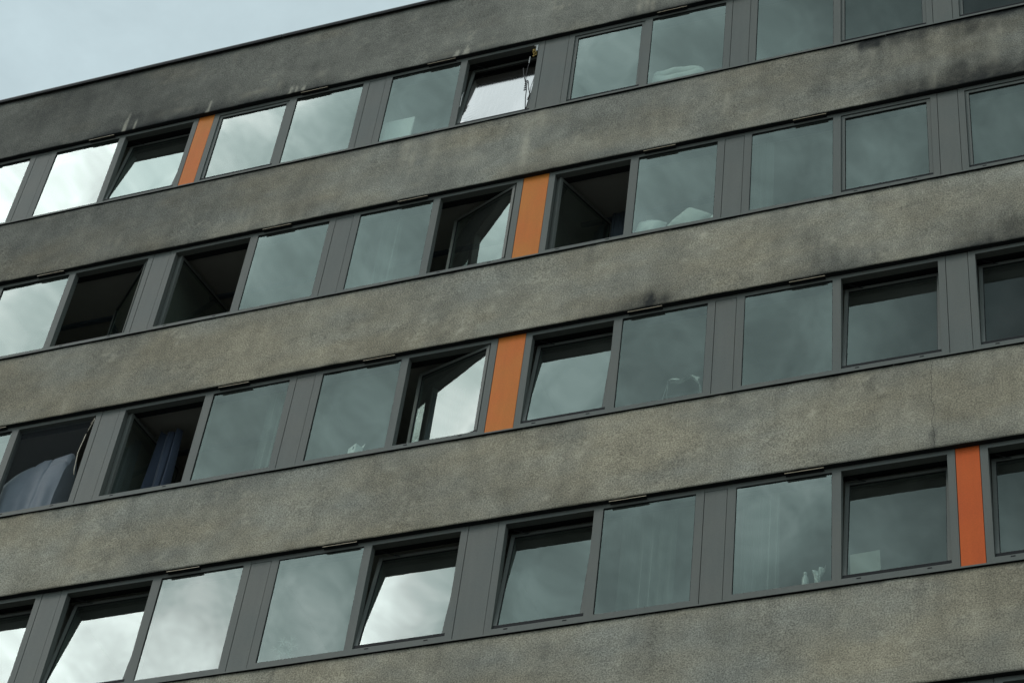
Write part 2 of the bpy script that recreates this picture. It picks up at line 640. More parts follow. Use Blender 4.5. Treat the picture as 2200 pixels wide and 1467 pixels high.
# ------------------------------------------------------------------ ground
g = MB()
g.grid(np.array([[(-2000, -2000, 0), (-2000, 2000, 0)], [(2000, -2000, 0), (2000, 2000, 0)]], float)[::-1])
tag(build(g, 'ground', 'ground'), 'grey paving in front of the block', None, None, 'structure')

# ------------------------------------------------------------------ the building
bld = bpy.data.objects.new('apartment_block', None)
COL.objects.link(bld)
tag(bld, 'weathered grey rendered apartment block with ribbon windows and orange infill panels', 'building')

DARK = [(-6.09, 20.50, 0.24, 0.18, 1.45), (-6.25, 20.48, 0.20, 0.09, 1.0), (-4.11, 20.55, 0.314, 0.311, 0.7), (-4.25, 20.88, 0.159, 0.436, 0.4), (-2.09, 20.58, 0.374, 0.342, 0.85), (-2.32, 20.53, 0.301, 0.19, 0.6), (-1.94, 23.45, 0.324, 0.356, 0.6), (-2.4, 23.57, 0.437, 0.252, 0.6), (-2.9, 23.42, 0.275, 0.162, 0.5), (-3.58, 24.52, 0.173, 0.106, 0.95), (-3.09, 24.51, 0.342, 0.153, 0.7), (-2.33, 24.41, 0.335, 0.132, 0.6), (-2.9, 24.44, 0.079, 0.569, 0.35), (-11.85, 26.37, 0.394, 0.183, 0.6), (-11.21, 26.37, 0.283, 0.136, 0.6), (-14.05, 26.46, 0.524, 0.188, 0.6), (-14.45, 26.44, 0.302, 0.259, 0.5), (-13.03, 26.19, 0.219, 0.16, 0.5), (-9.22, 26.37, 0.408, 0.178, 0.6), (-8.88, 26.34, 0.27, 0.133, 0.4), (-6.19, 26.33, 0.509, 0.172, 0.7), (-5.81, 26.33, 0.378, 0.171, 0.7), (-7.22, 23.32, 0.363, 0.234, 0.4), (-6.74, 23.36, 0.239, 0.13, 0.4), (-9.59, 23.4, 0.223, 0.096, 0.4), (-7.99, 21.61, 0.141, 0.224, 0.35), (-7.1, 18.58, 0.37, 0.158, 0.3), (-2.99, 17.7, 0.042, 0.142, 0.7), (-2.98, 17.96, 0.014, 0.393, 0.35), (-3.47, 18.41, 0.121, 0.054, 0.35), (-12.69, 23.4, 0.405, 0.118, 0.35), (-13.66, 23.51, 0.278, 0.303, 0.3), (-14.75, 23.39, 0.425, 0.102, 0.3), (-7.71, 24.61, 0.442, 0.101, 0.4), (-10.42, 24.56, 0.4, 0.083, 0.4), (-11.78, 24.59, 0.412, 0.084, 0.4), (-4.8, 20.62, 0.32, 0.079, 0.3), (-11.17, 18.46, 0.347, 0.224, 0.2), (-10.55, 18.51, 0.228, 0.223, 0.2), (-8.35, 17.65, 0.318, 0.206, 0.18), (-8.96, 18.11, 0.327, 0.428, 0.15)]
LIGHT = [(-9.67, 24.4, 0.059, 0.305, 0.6), (-9.54, 24.14, 0.045, 0.22, 0.5), (-7.97, 23.93, 0.056, 0.439, 0.7), (-7.98, 24.38, 0.101, 0.16, 0.5), (-7.79, 24.43, 0.101, 0.24, 0.5), (-9.25, 24.19, 0.077, 0.4, 0.35), (-8.7, 23.88, 0.19, 0.118, 0.3), (-10.24, 24.45, 0.08, 0.184, 0.3), (-5.34, 23.99, 0.047, 0.209, 0.5), (-5.37, 23.83, 0.035, 0.132, 0.4), (-2.8, 23.5, 0.022, 0.144, 0.8), (-2.86, 23.52, 0.017, 0.108, 0.6), (-2.08, 23.7, 0.049, 0.253, 0.5), (-2.15, 23.62, 0.022, 0.18, 0.5), (-3.52, 24.33, 0.046, 0.209, 0.5), (-5.53, 21.54, 0.05, 0.075, 0.9), (-5.6, 21.58, 0.028, 0.05, 0.5), (-13.69, 23.67, 0.056, 0.143, 0.6), (-13.8, 23.58, 0.049, 0.102, 0.4), (-13.08, 24.58, 0.063, 0.053, 0.6), (-13.64, 20.57, 0.039, 0.139, 0.4), (-13.72, 26.48, 0.104, 0.058, 0.6), (-13.43, 26.48, 0.133, 0.047, 0.6), (-13.24, 26.47, 0.059, 0.047, 0.5), (-12.37, 26.47, 0.102, 0.069, 0.6), (-12.15, 26.49, 0.13, 0.058, 0.6), (-11.88, 26.51, 0.043, 0.115, 0.4), (-11.26, 26.59, 0.085, 0.069, 0.35), (-8.04, 25.36, 0.039, 0.031, 0.3), (-9.35, 26.36, 0.136, 0.056, 0.4), (-8.75, 26.39, 0.135, 0.044, 0.35), (-6.63, 26.45, 0.032, 0.218, 0.7), (-6.53, 26.5, 0.032, 0.219, 0.6), (-6.44, 26.4, 0.032, 0.217, 0.7), (-2.94, 22.85, 0.033, 0.052, 0.4), (-15.41, 24.94, 0.223, 0.088, 0.2), (-4.37, 20.5, 0.052, 0.03, 0.3), (-8.77, 23.41, 0.025, 0.038, 0.3), (-5.74, 21.14, 0.044, 0.041, 0.4), (-4.5, 21.66, 0.065, 0.067, 0.35), (-4.93, 21.64, 0.099, 0.033, 0.35), (-8.73, 21.61, 0.03, 0.044, 0.3), (-8.64, 20.73, 0.046, 0.041, 0.3), (-9.72, 21.06, 0.042, 0.043, 0.3), (-8.05, 20.95, 0.046, 0.067, 0.25)]
TEETH = [(-14.271, 26.255, -14.257, 26.72, 0.034), (-14.103, 26.255, -14.085, 26.599, 0.022), (-12.936, 26.255, -12.93, 26.539, 0.034), (-11.674, 26.255, -11.647, 26.492, 0.034), (-11.575, 26.255, -11.575, 26.446, 0.028), (-11.476, 26.255, -11.47, 26.453, 0.034), (-9.21, 26.255, -9.191, 26.427, 0.048), (-9.075, 26.255, -9.048, 26.472, 0.055)]


# grime fringes: x from, x to, level of the edge, density, reach (positive climbs, negative hangs)
GRIME = [(-3.6, 1.5, 23.36, 0.82, 0.36), (-3.0, 1.5, 20.46, 0.88, 0.32), (-4.9, -3.4, 20.46, 0.75, 0.30), (-6.8, -5.6, 20.46, 0.97, 0.22),
         (-15.2, -10.6, 26.26, 0.55, 0.15), (-10.0, -8.2, 26.26, 0.55, 0.14), (-7.2, -4.3, 26.26, 0.65, 0.18),
         (-4.0, 1.5, 24.63, 0.80, -0.13), (-8.4, -6.2, 23.36, 0.45, 0.22), (-14.5, -12.0, 23.36, 0.35, 0.2), (-3.6, -2.3, 17.56, 0.5, 0.14),
         (-12.5, -6.0, 24.63, 0.35, -0.08)]
RUNS = [(float(rng.uniform(-18, 2)), float(rng.uniform(0.3, 1.3)), float(rng.uniform(0.12, 0.38)), float(rng.uniform(0.02, 0.09))) for _ in range(70)]


def wear(x, z, z0, z1, parapet):
    """soot and broad darkening (r), lime (g) and patch tone (b) of the render at wall points"""
    n1 = fbm(x * 7, z * 7, 3)
    n2 = fbm(x * 22, z * 22, 9, 3)
    streak = fbm(x * 5.5, z * 1.5, 21, 4)
    soot = np.zeros_like(x)
    run = fbm(x * 9, z * 0.8, 23, 3)
    for cx, cz, rx, rz, a in DARK:
        dz = z - cz
        if cz - z0 < 0.45:                      # gathers on the lower edge and fades upwards
            dz = np.where(dz < 0, 0, dz)
        elif z1 - cz < 0.35:                    # washed down from the sill above
            dz = np.where(dz > 0, 0, dz)
        q = ((x - cx + 0.25 * rx * (n1 - 0.5)) / rx) ** 2 + (dz / rz) ** 2
        e_ = np.exp(-0.8 * q)
        soot = np.maximum(soot, a * np.clip(e_ * (0.50 + 0.55 * n1 + 0.5 * (streak - 0.5) + 0.9 * (run - 0.5) + 0.5 * (n2 - 0.5)) * 1.35 - 0.02, 0, 1))
    soot *= 0.45 if parapet else 0.75
    for xa, xb, zz, amp, hh in GRIME:
        up = hh > 0
        base = z0 if up else z1
        if abs(base - zz) > 0.3:
            continue
        dist = np.abs(z - base)
        win_ = np.clip((x - xa) / 0.5, 0, 1) * np.clip((xb - x) / 0.5, 0, 1)
        reach = abs(hh) * (0.35 + 1.3 * fbm(x * 2.2, z * 0 + zz, 55, 4) + 0.8 * (run - 0.5))
        soot = np.maximum(soot, amp * win_ * np.exp(-(dist / np.maximum(reach, 0.02)) ** 1.4) * (0.65 + 0.5 * n1 + 0.4 * (n2 - 0.5)))
    edge = np.exp(-(z - z0) / 0.10) * np.clip((fbm(x * 1.2, z * 0 + 3, 31, 4) - 0.45) * 3.0, 0, 1) * 0.45
    soot = np.maximum(soot, edge * (0.5 + n1))
    grime = 0.03 + 0.30 * np.clip((fbm(x * 0.9, z * 1.1, 41) - 0.35) * 2, 0, 1) * fbm(x * 5, z * 2, 47)
    soot = np.maximum(soot, grime)
    high = np.clip((z - 19.5) / 5.0, 0, 1) * (np.clip((-x - 5.0) / 9.0, 0, 1) + 0.5 * np.clip((-x - 11.5) / 2.0, 0, 1))   # broadly darker towards the upper left
    drip = np.clip((z - 22.6) / 1.2, 0, 1) * np.clip((x + 6.5) / 3.0, 0, 1)    # leaking sill, right end of the top storey
    high = high + drip * (0.5 + 1.8 * np.clip(streak - 0.25, 0, 1))
    soot = np.clip(soot + 0.27 * high + (0.10 if parapet else 0.0), 0, 0.93)
    for rx_, rl, ra, rw in RUNS:                # rain streaks below sill joints
        t = (z1 - z) / rl
        soot = np.maximum(soot, ra * np.exp(-((x - rx_ - 0.02 * np.sin(z * 9 + rx_)) / rw) ** 2) * np.clip(1 - t, 0, 1) * (0.4 + 0.9 * n1))
    lime = np.zeros_like(x)
    for cx, cz, rx, rz, a in LIGHT:
        q = ((x - cx) / rx) ** 2 + ((z - cz) / rz) ** 2
        lime = np.maximum(lime, 0.95 * a * np.exp(-0.8 * q) * (0.05 + 1.4 * n2))
    for bx, bz, ax, az, w in TEETH:
        t = np.clip((z - bz) / (az - bz), 0, 1)
        cx = bx + (ax - bx) * t
        ww = w * np.sqrt(np.clip(1 - t, 0, 1)) * (0.85 + 0.4 * n2)
        inside = np.clip((ww - np.abs(x - cx)) / 0.012, 0, 1) * (z < az) * (z > bz - 0.03)
        lime = np.maximum(lime, inside * 0.42 * (0.45 + 0.8 * n2))
        soot = soot * (1 - 0.8 * inside)
    spk = np.clip((fbm(x * 3.1, z * 3.1, 61, 4) - 0.60) * 5, 0, 1) * np.clip((n2 - 0.5) * 4, 0, 1)
    wash = np.clip((fbm(x * 8, z * 0.7, 111, 3) - 0.60) * 4, 0, 1) * np.clip((fbm(x * 0.7, z * 0.9, 117, 3) - 0.45) * 4, 0, 1) * np.clip((z - 20.4) / 3, 0.15, 1)
    lime = np.clip(np.maximum(lime, np.maximum(0.5 * spk, 0.38 * wash * (0.4 + n2))), 0, 0.8)
    tone = np.clip((fbm(x * 0.8, z * 1.6, 71, 5) - 0.32) * 2.2 + (0.5 if parapet else 0.0) + 0.4 * np.clip((z - 21) / 3, 0, 1), 0, 1)
    pale = 0.74 + 0.48 * fbm(x * 1.1, z * 1.7, 91, 6) + 0.34 * (fbm(x * 4.5, z * 0.9, 97, 4) - 0.5) + 0.22 * (fbm(x * 6, z * 6, 103, 3) - 0.5)
    return soot, lime, tone, pale


def wall_band(name, z0, z1, label=None, parapet=False, step=0.03, x0=X0, x1=X1, thick=0.28):
    xs = np.concatenate([np.arange(x0, -18.0, 0.25), np.arange(-18.0, 2.0, step), np.arange(2.0, x1 + 0.01, 0.25)])
    zs = np.linspace(z0, z1, max(3, int(round((z1 - z0) / step)) + 1))
    X, Z = np.meshgrid(xs, zs, indexing='ij')
    Y = (fbm(X * 1.1, Z * 1.1, 5) - 0.5) * 0.016 + (fbm(X * 9, Z * 9, 15, 3) - 0.5) * 0.008
    fine = fbm(X * 14, Z * 0 + z0, 25, 3) - 0.5
    Zd = Z.copy()
    Zd[:, 0] += fine[:, 0] * 0.006
    Zd[:, -1] += fine[:, -1] * 0.006
    n_, m_ = X.shape
    P = np.stack([X, Y, Zd], 2).reshape(-1, 3)
    idx = np.arange(n_ * m_).reshape(n_, m_)
    quads = np.stack([idx[:-1, :-1], idx[1:, :-1], idx[1:, 1:], idx[:-1, 1:]], 2).reshape(-1, 4)
    # returns: soffit, top and back
    Bk = np.stack([X, np.full_like(X, thick), Z], 2)
    b0, b1 = n_ * m_, n_ * m_ + n_
    P = np.concatenate([P, Bk[:, 0], Bk[:, -1]])
    i = np.arange(n_ - 1)
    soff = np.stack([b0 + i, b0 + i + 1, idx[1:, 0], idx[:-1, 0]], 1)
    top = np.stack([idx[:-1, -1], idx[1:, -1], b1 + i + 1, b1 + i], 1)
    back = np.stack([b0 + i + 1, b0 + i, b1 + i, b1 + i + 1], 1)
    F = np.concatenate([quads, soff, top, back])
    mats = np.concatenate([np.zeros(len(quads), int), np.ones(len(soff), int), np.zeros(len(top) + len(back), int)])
    me = bpy.data.meshes.new(name)
    me.from_pydata(P.tolist(), [], F.tolist())
    me.materials.append(M['stucco'])
    me.materials.append(M['dark'])  # near-black soffit faces: the recess shade is put into the colour
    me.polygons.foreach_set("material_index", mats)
    sm = np.zeros(len(F), bool)
    sm[:len(quads)] = True
    me.polygons.foreach_set("use_smooth", sm)
    s, l_, t, pl = wear(P[:, 0], P[:, 2], z0, z1, parapet)
    colr = np.stack([s, l_, t, pl], 1).astype(np.float32)
    a = me.color_attributes.new("wear", 'FLOAT_COLOR', 'POINT')
    a.data.foreach_set("color", colr.ravel())
    me.update()
    o = link(name, me, bld)
    if label:
        o["label"] = label
    return o


wall_band('parapet_wall', zt(0), VR, 'soot-darkened rendered parapet under the roof edge', True)
for k in range(NROW - 1):
    wall_band('spandrel_wall', zt(k + 1), zb(k))
wall_band('spandrel_wall', 1.2, zb(NROW - 1), step=0.30)

# roof edge: metal coping lengths with open joints
x = X0 - 0.05
ci = 0
while x < X1:
    L = 2.4
    dz = random.uniform(-0.004, 0.004)
    c = MB()
    c.box(x, x + L - 0.008, -0.045, 0.36, VR + 0.003 + dz, VR + 0.022 + dz)
    c.box(x, x + L - 0.008, -0.045, -0.030, VR - 0.045 + dz, VR + 0.003 + dz, 1)
    build(c, 'coping', ['coping', 'dark'], bld)
    x += L
    ci += 1
r = MB()
r.box(X0 + 0.3, X1 - 0.3, 0.37, DEPTH - 0.3, VR - 0.55, VR - 0.25)
build(r, 'roof', 'roof', bld)
# end walls and rear wall, plinth
e = MB()
e.box(X0 - 0.3, X0 - 0.002, 0.0, DEPTH, 0.0, VR)
build(e, 'end_wall', 'stucco', bld)
e = MB()
e.box(X1 + 0.002, X1 + 0.3, 0.0, DEPTH, 0.0, VR)
build(e, 'end_wall', 'stucco', bld)
e = MB()
e.box(X0, X1, DEPTH - 0.3, DEPTH, 0.0, VR)
build(e, 'rear_wall', 'stucco', bld)
e = MB()
e.box(X0, X1, 0.02, 0.28, 0.0, 1.198)
build(e, 'plinth', 'stucco', bld)

# floors, ceilings, cross walls of the rooms behind the windows
for k in range(-1, NROW):
    zc = zt(k + 1) + 0.06
    s = MB()
    s.box(X0, X1, 0.282, 4.6, zc, zc + 0.26, 0, {0: 0, 1: 1})
    build(s, 'floor_slab', ['ceiling', 'floor'], bld)
for k in range(NROW):
    z0r, z1r = zt(k) + 0.06 - H + 0.262, zt(k) + 0.058
    s = MB()
    s.box(X0, X1, 4.35, 4.6, z0r, z1r)
    build(s, 'room_rear_wall', 'room', bld)
    for a, b in PAN:
        mid = (a + b) / 2
        s = MB()
        s.box(mid - 0.06, mid + 0.06, 0.15, 4.348, z0r, z1r)
        build(s, 'cross_wall', 'room', bld)
    # blind ends of the ribbon beyond the last bays
    s = MB()
    s.box(X0, PAN[0][0] - 0.004, D, 0.2, zb(k) + 0.004, zt(k) - 0.002)
    build(s, 'infill_panel', 'panel', bld)
    s = MB()
    s.box(PAN[-1][1] + 0.004, X1, D, 0.2, zb(k) + 0.004, zt(k) - 0.002)
    build(s, 'infill_panel', 'panel', bld)
    # sill flashing along the row, in lengths
    x = X0
    j = 0
    while x < X1:
        L = 2.58
        f = MB()
        dz = random.uniform(-0.002, 0.002)
        f.box(x, min(X1, x + L) - 0.004, -0.024, D - 0.001, zb(k) + 0.009 + dz, zb(k) + 0.022 + dz, 0, {0: 1})
        f.box(x, min(X1, x + L) - 0.004, -0.024, -0.020, zb(k) + 0.001 + dz, zb(k) + 0.009 + dz, 0, {0: 1})
        build(f, 'sill_flashing', ['frame', 'dark'], bld)  # grey metal; undersides coloured near-black for the shade beneath
        x += L
    # inner window boards
    s = MB()
    s.box(PAN[0][1], PAN[-1][0], D + FD + 0.002, D + 0.30, zt(k) - GB - 0.03, zt(k) - GB)
    build(s, 'window_board', 'board', bld)

# infill panels between the windows (narrow and wide, four of them orange)
pcache = {}
for k in range(NROW):
    for j, (a, b) in enumerate(PAN):
        col = ('orange_red' if k == 3 else 'orange') if (k, j) in ORANGE else 'panel'
        narrow_mid = j % 2 == 1        # the strip between two fixed lights has a head piece
        key = (j, col)
        if key not in pcache:
            w, top = b - a, (-0.055 if narrow_mid else -0.002)
            p = MB()
            p.box(0.003, w - 0.003, 0.003, 0.045, -(VT - VB) + 0.024, top)
            p.box(-0.03, w + 0.03, FD + 0.002, FD + 0.02, -(VT - VB) + 0.01, 0.0, 1)
            me = p.mesh('infill_panel', [col, 'dark'])
            hs = None
            if narrow_mid:
                q = MB()
                q.box(-0.002, w + 0.002, 0.001, 0.045, -0.051, -0.002)
                hs = q.mesh('head_strip', ['frame'])
            pcache[key] = (me, hs)
        me, hs = pcache[key]
        o = link('infill_panel', me, bld, (a, D, zt(k)))
        if col != 'panel':
            o["label"] = "orange painted infill panel" if col == 'orange' else "redder orange infill panel"
        if hs:
            link('head_strip', hs, o)

# ------------------------------------------------------------------ windows
# each window: frame with a mullion, one fixed pane and one opening sash
STATE = {}   # (row, opening column) -> ('closed',) ('tilt', deg) ('left', deg) ('right', deg)
for j in range(8):
    for k in range(NROW):
        STATE[(k, j)] = ('closed', 0)
STATE.update({(0, 1): ('tilt', 6.6), (0, 3): ('tilt', 7.0), (0, 6): ('tilt', 1.4),
              (1, 1): ('right', 41), (1, 2): ('left', 79), (1, 3): ('right', 21), (1, 4): ('left', 66),
              (2, 1): ('right', 96), (2, 2): ('left', 81), (2, 3): ('right', 15), (2, 4): ('tilt', 6.3),
              (2, 5): ('tilt', 6.2), (2, 6): ('tilt', 6.4),
              (3, 0): ('tilt', 6.4), (3, 1): ('tilt', 6.5), (3, 2): ('tilt', 7.1), (3, 3): ('tilt', 7.6), (3, 4): ('tilt', 6.3),
              (3, 5): ('tilt', 6.4), (3, 6): ('tilt', 6.0), (4, 5): ('tilt', 6.2), (4, 6): ('tilt', 6.3)})
STATE_LABEL = {'tilt': 'opening sash tilted inwards at the top', 'left': 'sash swung open into the room',
               'right': 'sash swung open into the room'}
wcache = {}


def glazing(name, x0, x1, y0, y1, z0, z1, seed):
    """Sealed double-glazed unit; the outer sheet is slightly dished, as such units are."""
    nx = nz = 13
    u = np.linspace(0, 1, nx)
    U, V = np.meshgrid(u, u, indexing='ij')
    r_ = np.random.default_rng(seed)
    amp, tw = r_.uniform(0.0004, 0.0013), r_.uniform(-0.0006, 0.0006)
    Y = y0 + amp * np.sin(math.pi * U) * np.sin(math.pi * V) + tw * np.sin(2 * math.pi * U + r_.uniform(0, 6)) * np.sin(math.pi * V)
    P = np.stack([x0 + (x1 - x0) * U, Y, z0 + (z1 - z0) * V], 2)
    mb = MB()
    mb.grid(P, 0)
    nf = len(mb.f)
    mb.box(x0, x1, y0 + 0.004, y1, z0, z1, 1)
    me = mb.mesh(name, ['glass', 'glass_in'])
    sm = [k < nf for k in range(len(mb.f))]
    me.polygons.foreach_set("use_smooth", sm)
    return me


SB, SBB = 0.042, 0.048        # sash border, lower rail
SASH_PANE = {}


def window_meshes(j):
    if j in wcache:
        return wcache[j]
    fx0, fx1 = FIX[j]
    ox0, ox1 = OPN[j]
    lefts = [b for a, b in PAN if b <= min(fx0, ox0) + 1e-6]
    rights = [a for a, b in PAN if a >= max(fx1, ox1) - 1e-6]
    wx0, wx1 = max(lefts) + 0.003, min(rights) - 0.003
    fixed_left = fx0 < ox0
    zbot = -(VT - VB) + 0.024
    f = MB()
    y1 = FD
    f.box(wx0, wx1, 0, y1, -GT, -0.002)                       # head
    f.box(wx0, wx1, 0, y1, zbot, -GB)                         # sill
    f.box(wx0, min(fx0, ox0), 0, y1, -GB, -GT)
    f.box(max(fx1, ox1), wx1, 0, y1, -GB, -GT)
    f.box(fx1 if fixed_left else ox1, ox0 if fixed_left else fx0, 0, y1, -GB, -GT)
    frame = f.mesh('window', ['frame'])
    w, h = fx1 - fx0, GB - GT
    pane = glazing('pane', -w / 2 - 0.01, w / 2 + 0.01, 0, 0.024, -h / 2 - 0.01, h / 2 + 0.01, 100 + j)
    gk = MB()
    gk.ring(fx0, fx1, -GB, -GT, 0.005, 0.006, 0.014)
    gasket = gk.mesh('gasket', ['gasket'])
    sw = ox1 - ox0 - 0.008
    s = MB()
    sh = GB - GT - 0.008
    s.box(0, sw, 0, 0.062, sh - SB, sh)
    s.box(0, sw, 0, 0.062, 0, SBB)
    s.box(0, SB, 0, 0.062, SBB, sh - SB)
    s.box(sw - SB, sw, 0, 0.062, SBB, sh - SB)
    s.box(0.004, sw - 0.004, -0.003, 0.0, 0.002, SBB - 0.005, 1)      # black strip on the lower rail, painted as the shaded gap below the glass
    s.ring(SB, sw - SB, SBB, GB - GT - 0.008 - SB, 0.006, 0.010, 0.018, 1)
    sash = s.mesh('sash', ['frame', 'gasket'])
    spane = glazing('sash_pane', SB - 0.008, sw - SB + 0.008, 0.018, 0.042, SBB - 0.008, GB - GT - 0.008 - SB + 0.008, 200 + j)
    vc = MB()                                                  # vent hood: plate with bright front lip
    vc.box(0, 0.40, -0.050, -0.001, 0, 0.004, 0)
    vc.box(-0.002, 0.402, -0.055, -0.050, -0.001, 0.004, 1)
    vent = vc.mesh('vent_hood', ['dark', 'lip'])
    ws = MB()
    ws.box(-0.022, 0.022, -0.002, 0.004, -0.006, 0.006)
    weep = ws.mesh('weep_slot', ['gasket'])
    wcache[j] = (frame, pane, gasket, sash, spane, vent, weep, fixed_left, sw)
    return wcache[j]


for k in range(NROW):
    for j in range(8):
        frame, pane, gasket, sash, spane, vent, weep, fl, sw = window_meshes(j)
        fx0, fx1 = FIX[j]
        ox0, ox1 = OPN[j]
        win = link('window', frame, bld, (0, D, zt(k)))
        state, deg = STATE[(k, j)]
        if state in STATE_LABEL:
            win["label"] = "two-light window with its " + STATE_LABEL[state]
        h = GB - GT
        link('pane', pane, win, ((fx0 + fx1) / 2, 0.014, -(GT + GB) / 2),
             (math.radians(random.uniform(-0.25, 0.25)), 0, math.radians(random.uniform(-0.25, 0.25))))
        link('gasket', gasket, win)
        base = Vector((ox0 + 0.004, 0.014, -GB + 0.004))
        if state == 'tilt':
            mt_ = Matrix.Translation(base + Vector((0, 0.058, 0))) @ Matrix.Rotation(-math.radians(deg), 4, 'X') @ Matrix.Translation((0, -0.058, 0))
        elif state == 'left':
            mt_ = Matrix.Translation(base + Vector((0, 0.062, 0))) @ Matrix.Rotation(math.radians(deg), 4, 'Z') @ Matrix.Translation((0, -0.062, 0))
        elif state == 'right':
            mt_ = Matrix.Translation(base + Vector((sw, 0.062, 0))) @ Matrix.Rotation(-math.radians(deg), 4, 'Z') @ Matrix.Translation((-sw, -0.062, 0))
        else:
            mt_ = Matrix.Translation(base)
        so = link('sash', sash, win)
        so.matrix_local = mt_
        po = link('sash_pane', spane, win)
        po.matrix_local = mt_ @ Matrix.Rotation(math.radians(random.uniform(-0.15, 0.15)), 4, 'X')
        SASH_PANE[(k, j)] = (win, mt_, sw)
        vx = (fx1 - 0.075 - 0.40) if fl else (fx0 + 0.075)
        link('vent_hood', vent, win, (vx, 0, -0.024))
        for fr in (0.16, 0.80):
            link('weep_slot', weep, win, (ox0 + (ox1 - ox0) * fr, 0, -GB - 0.022))
        if state == 'tilt' and deg > 4:
            # folding stay between head and sash corner
            top = mt_ @ Vector((0.03, 0.05, h - 0.02))
            ax = ox0 + 0.28
            st = MB()
            st.tube([(ox0 + 0.06, FD + 0.01, -GT - 0.02), (ax, (top.y + FD) / 2 + 0.05, -GT - 0.035), (ox0 + 0.05, top.y, top.z)], 0.006, 5)
            build(st, 'stay_arm', 'gasket', win)

# ------------------------------------------------------------------ things in and on the windows


def sill_z(k):
    return zt(k) - GB


def curtain(name, x0, x1, k, mat, label, y=0.24, folds=6, depth=0.035, bottom=0.35, top=0.0, gather=0.0, seed=1):
    """Hanging cloth with real folds; gather pinches it sideways half way down."""
    n_, m_ = folds * 12 + 1, 14
    P = np.zeros((n_, m_, 3))
    ztop, zbot = zt(k) + 0.02 - top, sill_z(k) - bottom
    for i in range(n_):
        s = i / (n_ - 1)
        for q in range(m_):
            t = q / (m_ - 1)
            pinch = 1 - gather * math.sin(min(1, t * 1.2) * math.pi / 2)
            xx = x0 + (x1 - x0) * (0.5 + (s - 0.5) * pinch)
            ph = s * folds * 2 * math.pi + seed
            amp = depth * (0.55 + 0.45 * t) * (0.7 + 0.5 * math.sin(seed * 3.1 + s * 9.7))
            P[i, q] = (xx + 0.010 * math.sin(ph * 2 + t * 2), y + amp * math.sin(ph + 0.5 * math.sin(t * 3 + s * 5)), ztop + (zbot - ztop) * t)
    mb = MB()
    mb.grid(P)
    return tag(build(mb, name, mat, None, True), label, 'curtain')


curtain('curtain', -12.50, -12.18, 2, 'blue', 'gathered blue curtain hanging in the open window in the third row', y=0.50, folds=3, depth=0.07, top=0.12, gather=-0.25, seed=2)
curtain('curtain', -9.02, -8.62, 2, 'dimcloth', 'dark curtain behind the sash ajar left of the lower central orange panel', y=0.75, folds=4, depth=0.05, seed=4)
curtain('curtain', -5.03, -4.78, 1, 'sheer', 'sheer curtain at left edge of fixed pane, second row, beside its closed sash', y=0.20, folds=3, seed=3)
curtain('curtain', -10.86, -10.60, 2, 'sheer', 'pale sheer curtain strip in third-row pane beside the blue curtain window', y=0.22, folds=3, seed=5)
curtain('curtain', -5.00, -4.60, 3, 'sheer', 'sheer curtain behind bottom-row pane with the white bottle', y=0.22, folds=5, seed=6)
curtain('curtain', -6.30, -5.70, 3, 'sheer', 'sheer curtain in bottom-row pane next to the narrow grey strip, left of the bottle window', y=0.26, folds=6, seed=7)
curtain('curtain', -9.90, -9.62, 1, 'sheer', 'faint sheer curtain in second-row pane left of the upper central orange panel', y=0.26, folds=3, seed=8)
curtain('curtain', -7.05, -6.60, 1, 'dimcloth', 'dark curtain in the open window right of the upper central orange panel', y=0.9, folds=4, depth=0.05, seed=9)


def cushion(name, center, size, rot, label, cat='pillow', mat='white', seed=0, pinch=0.55, group=None):
    """Stuffed square pillow: two bulging skins meeting at a pinched rim with pulled corners."""
    n_ = 17
    u = np.linspace(-1, 1, n_)
    U, V = np.meshgrid(u, u, indexing='ij')
    bulge = (1 - np.abs(U) ** 2.6) * (1 - np.abs(V) ** 2.6)
    bulge = np.clip(bulge, 0, 1) ** 0.5
    cut = 1 - 0.10 * (1 - np.abs(U) ** 2) * np.abs(V) ** 3
    cut2 = 1 - 0.10 * (1 - np.abs(V) ** 2) * np.abs(U) ** 3
    wob = fbm(U * 2.3 + 9 + seed, V * 2.3 + 5, 80 + seed) - 0.5
    mb = MB()
    for sgn in (1, -1):
        P = np.stack([U * size[0] / 2 * cut2, sgn * bulge * size[1] / 2 * (1 + 0.7 * wob) + 0.02 * wob, V * size[2] / 2 * cut], 2)
        mb.grid(P if sgn < 0 else P[::-1])
    o = build(mb, name, mat, None, True, center, tuple(math.radians(a) for a in rot))
    return tag(o, label, cat, group)


cushion('pillow', (-6.29, 0.25, sill_z(1) + 0.20), (0.36, 0.22, 0.38), (-12, 6, 4), 'rounded white pillow in left corner of the second-row pane', seed=1)
cushion('pillow', (-5.77, 0.24, sill_z(1) + 0.24), (0.42, 0.17, 0.42), (-8, 36, 2), 'white pillow standing on its corner, second-row windowsill', seed=2)
cushion('pillow', (-5.47, 0.30, sill_z(1) + 0.16), (0.38, 0.18, 0.34), (-8, -22, -5), 'white pillow cut off by the right edge of the second-row pane', seed=3)

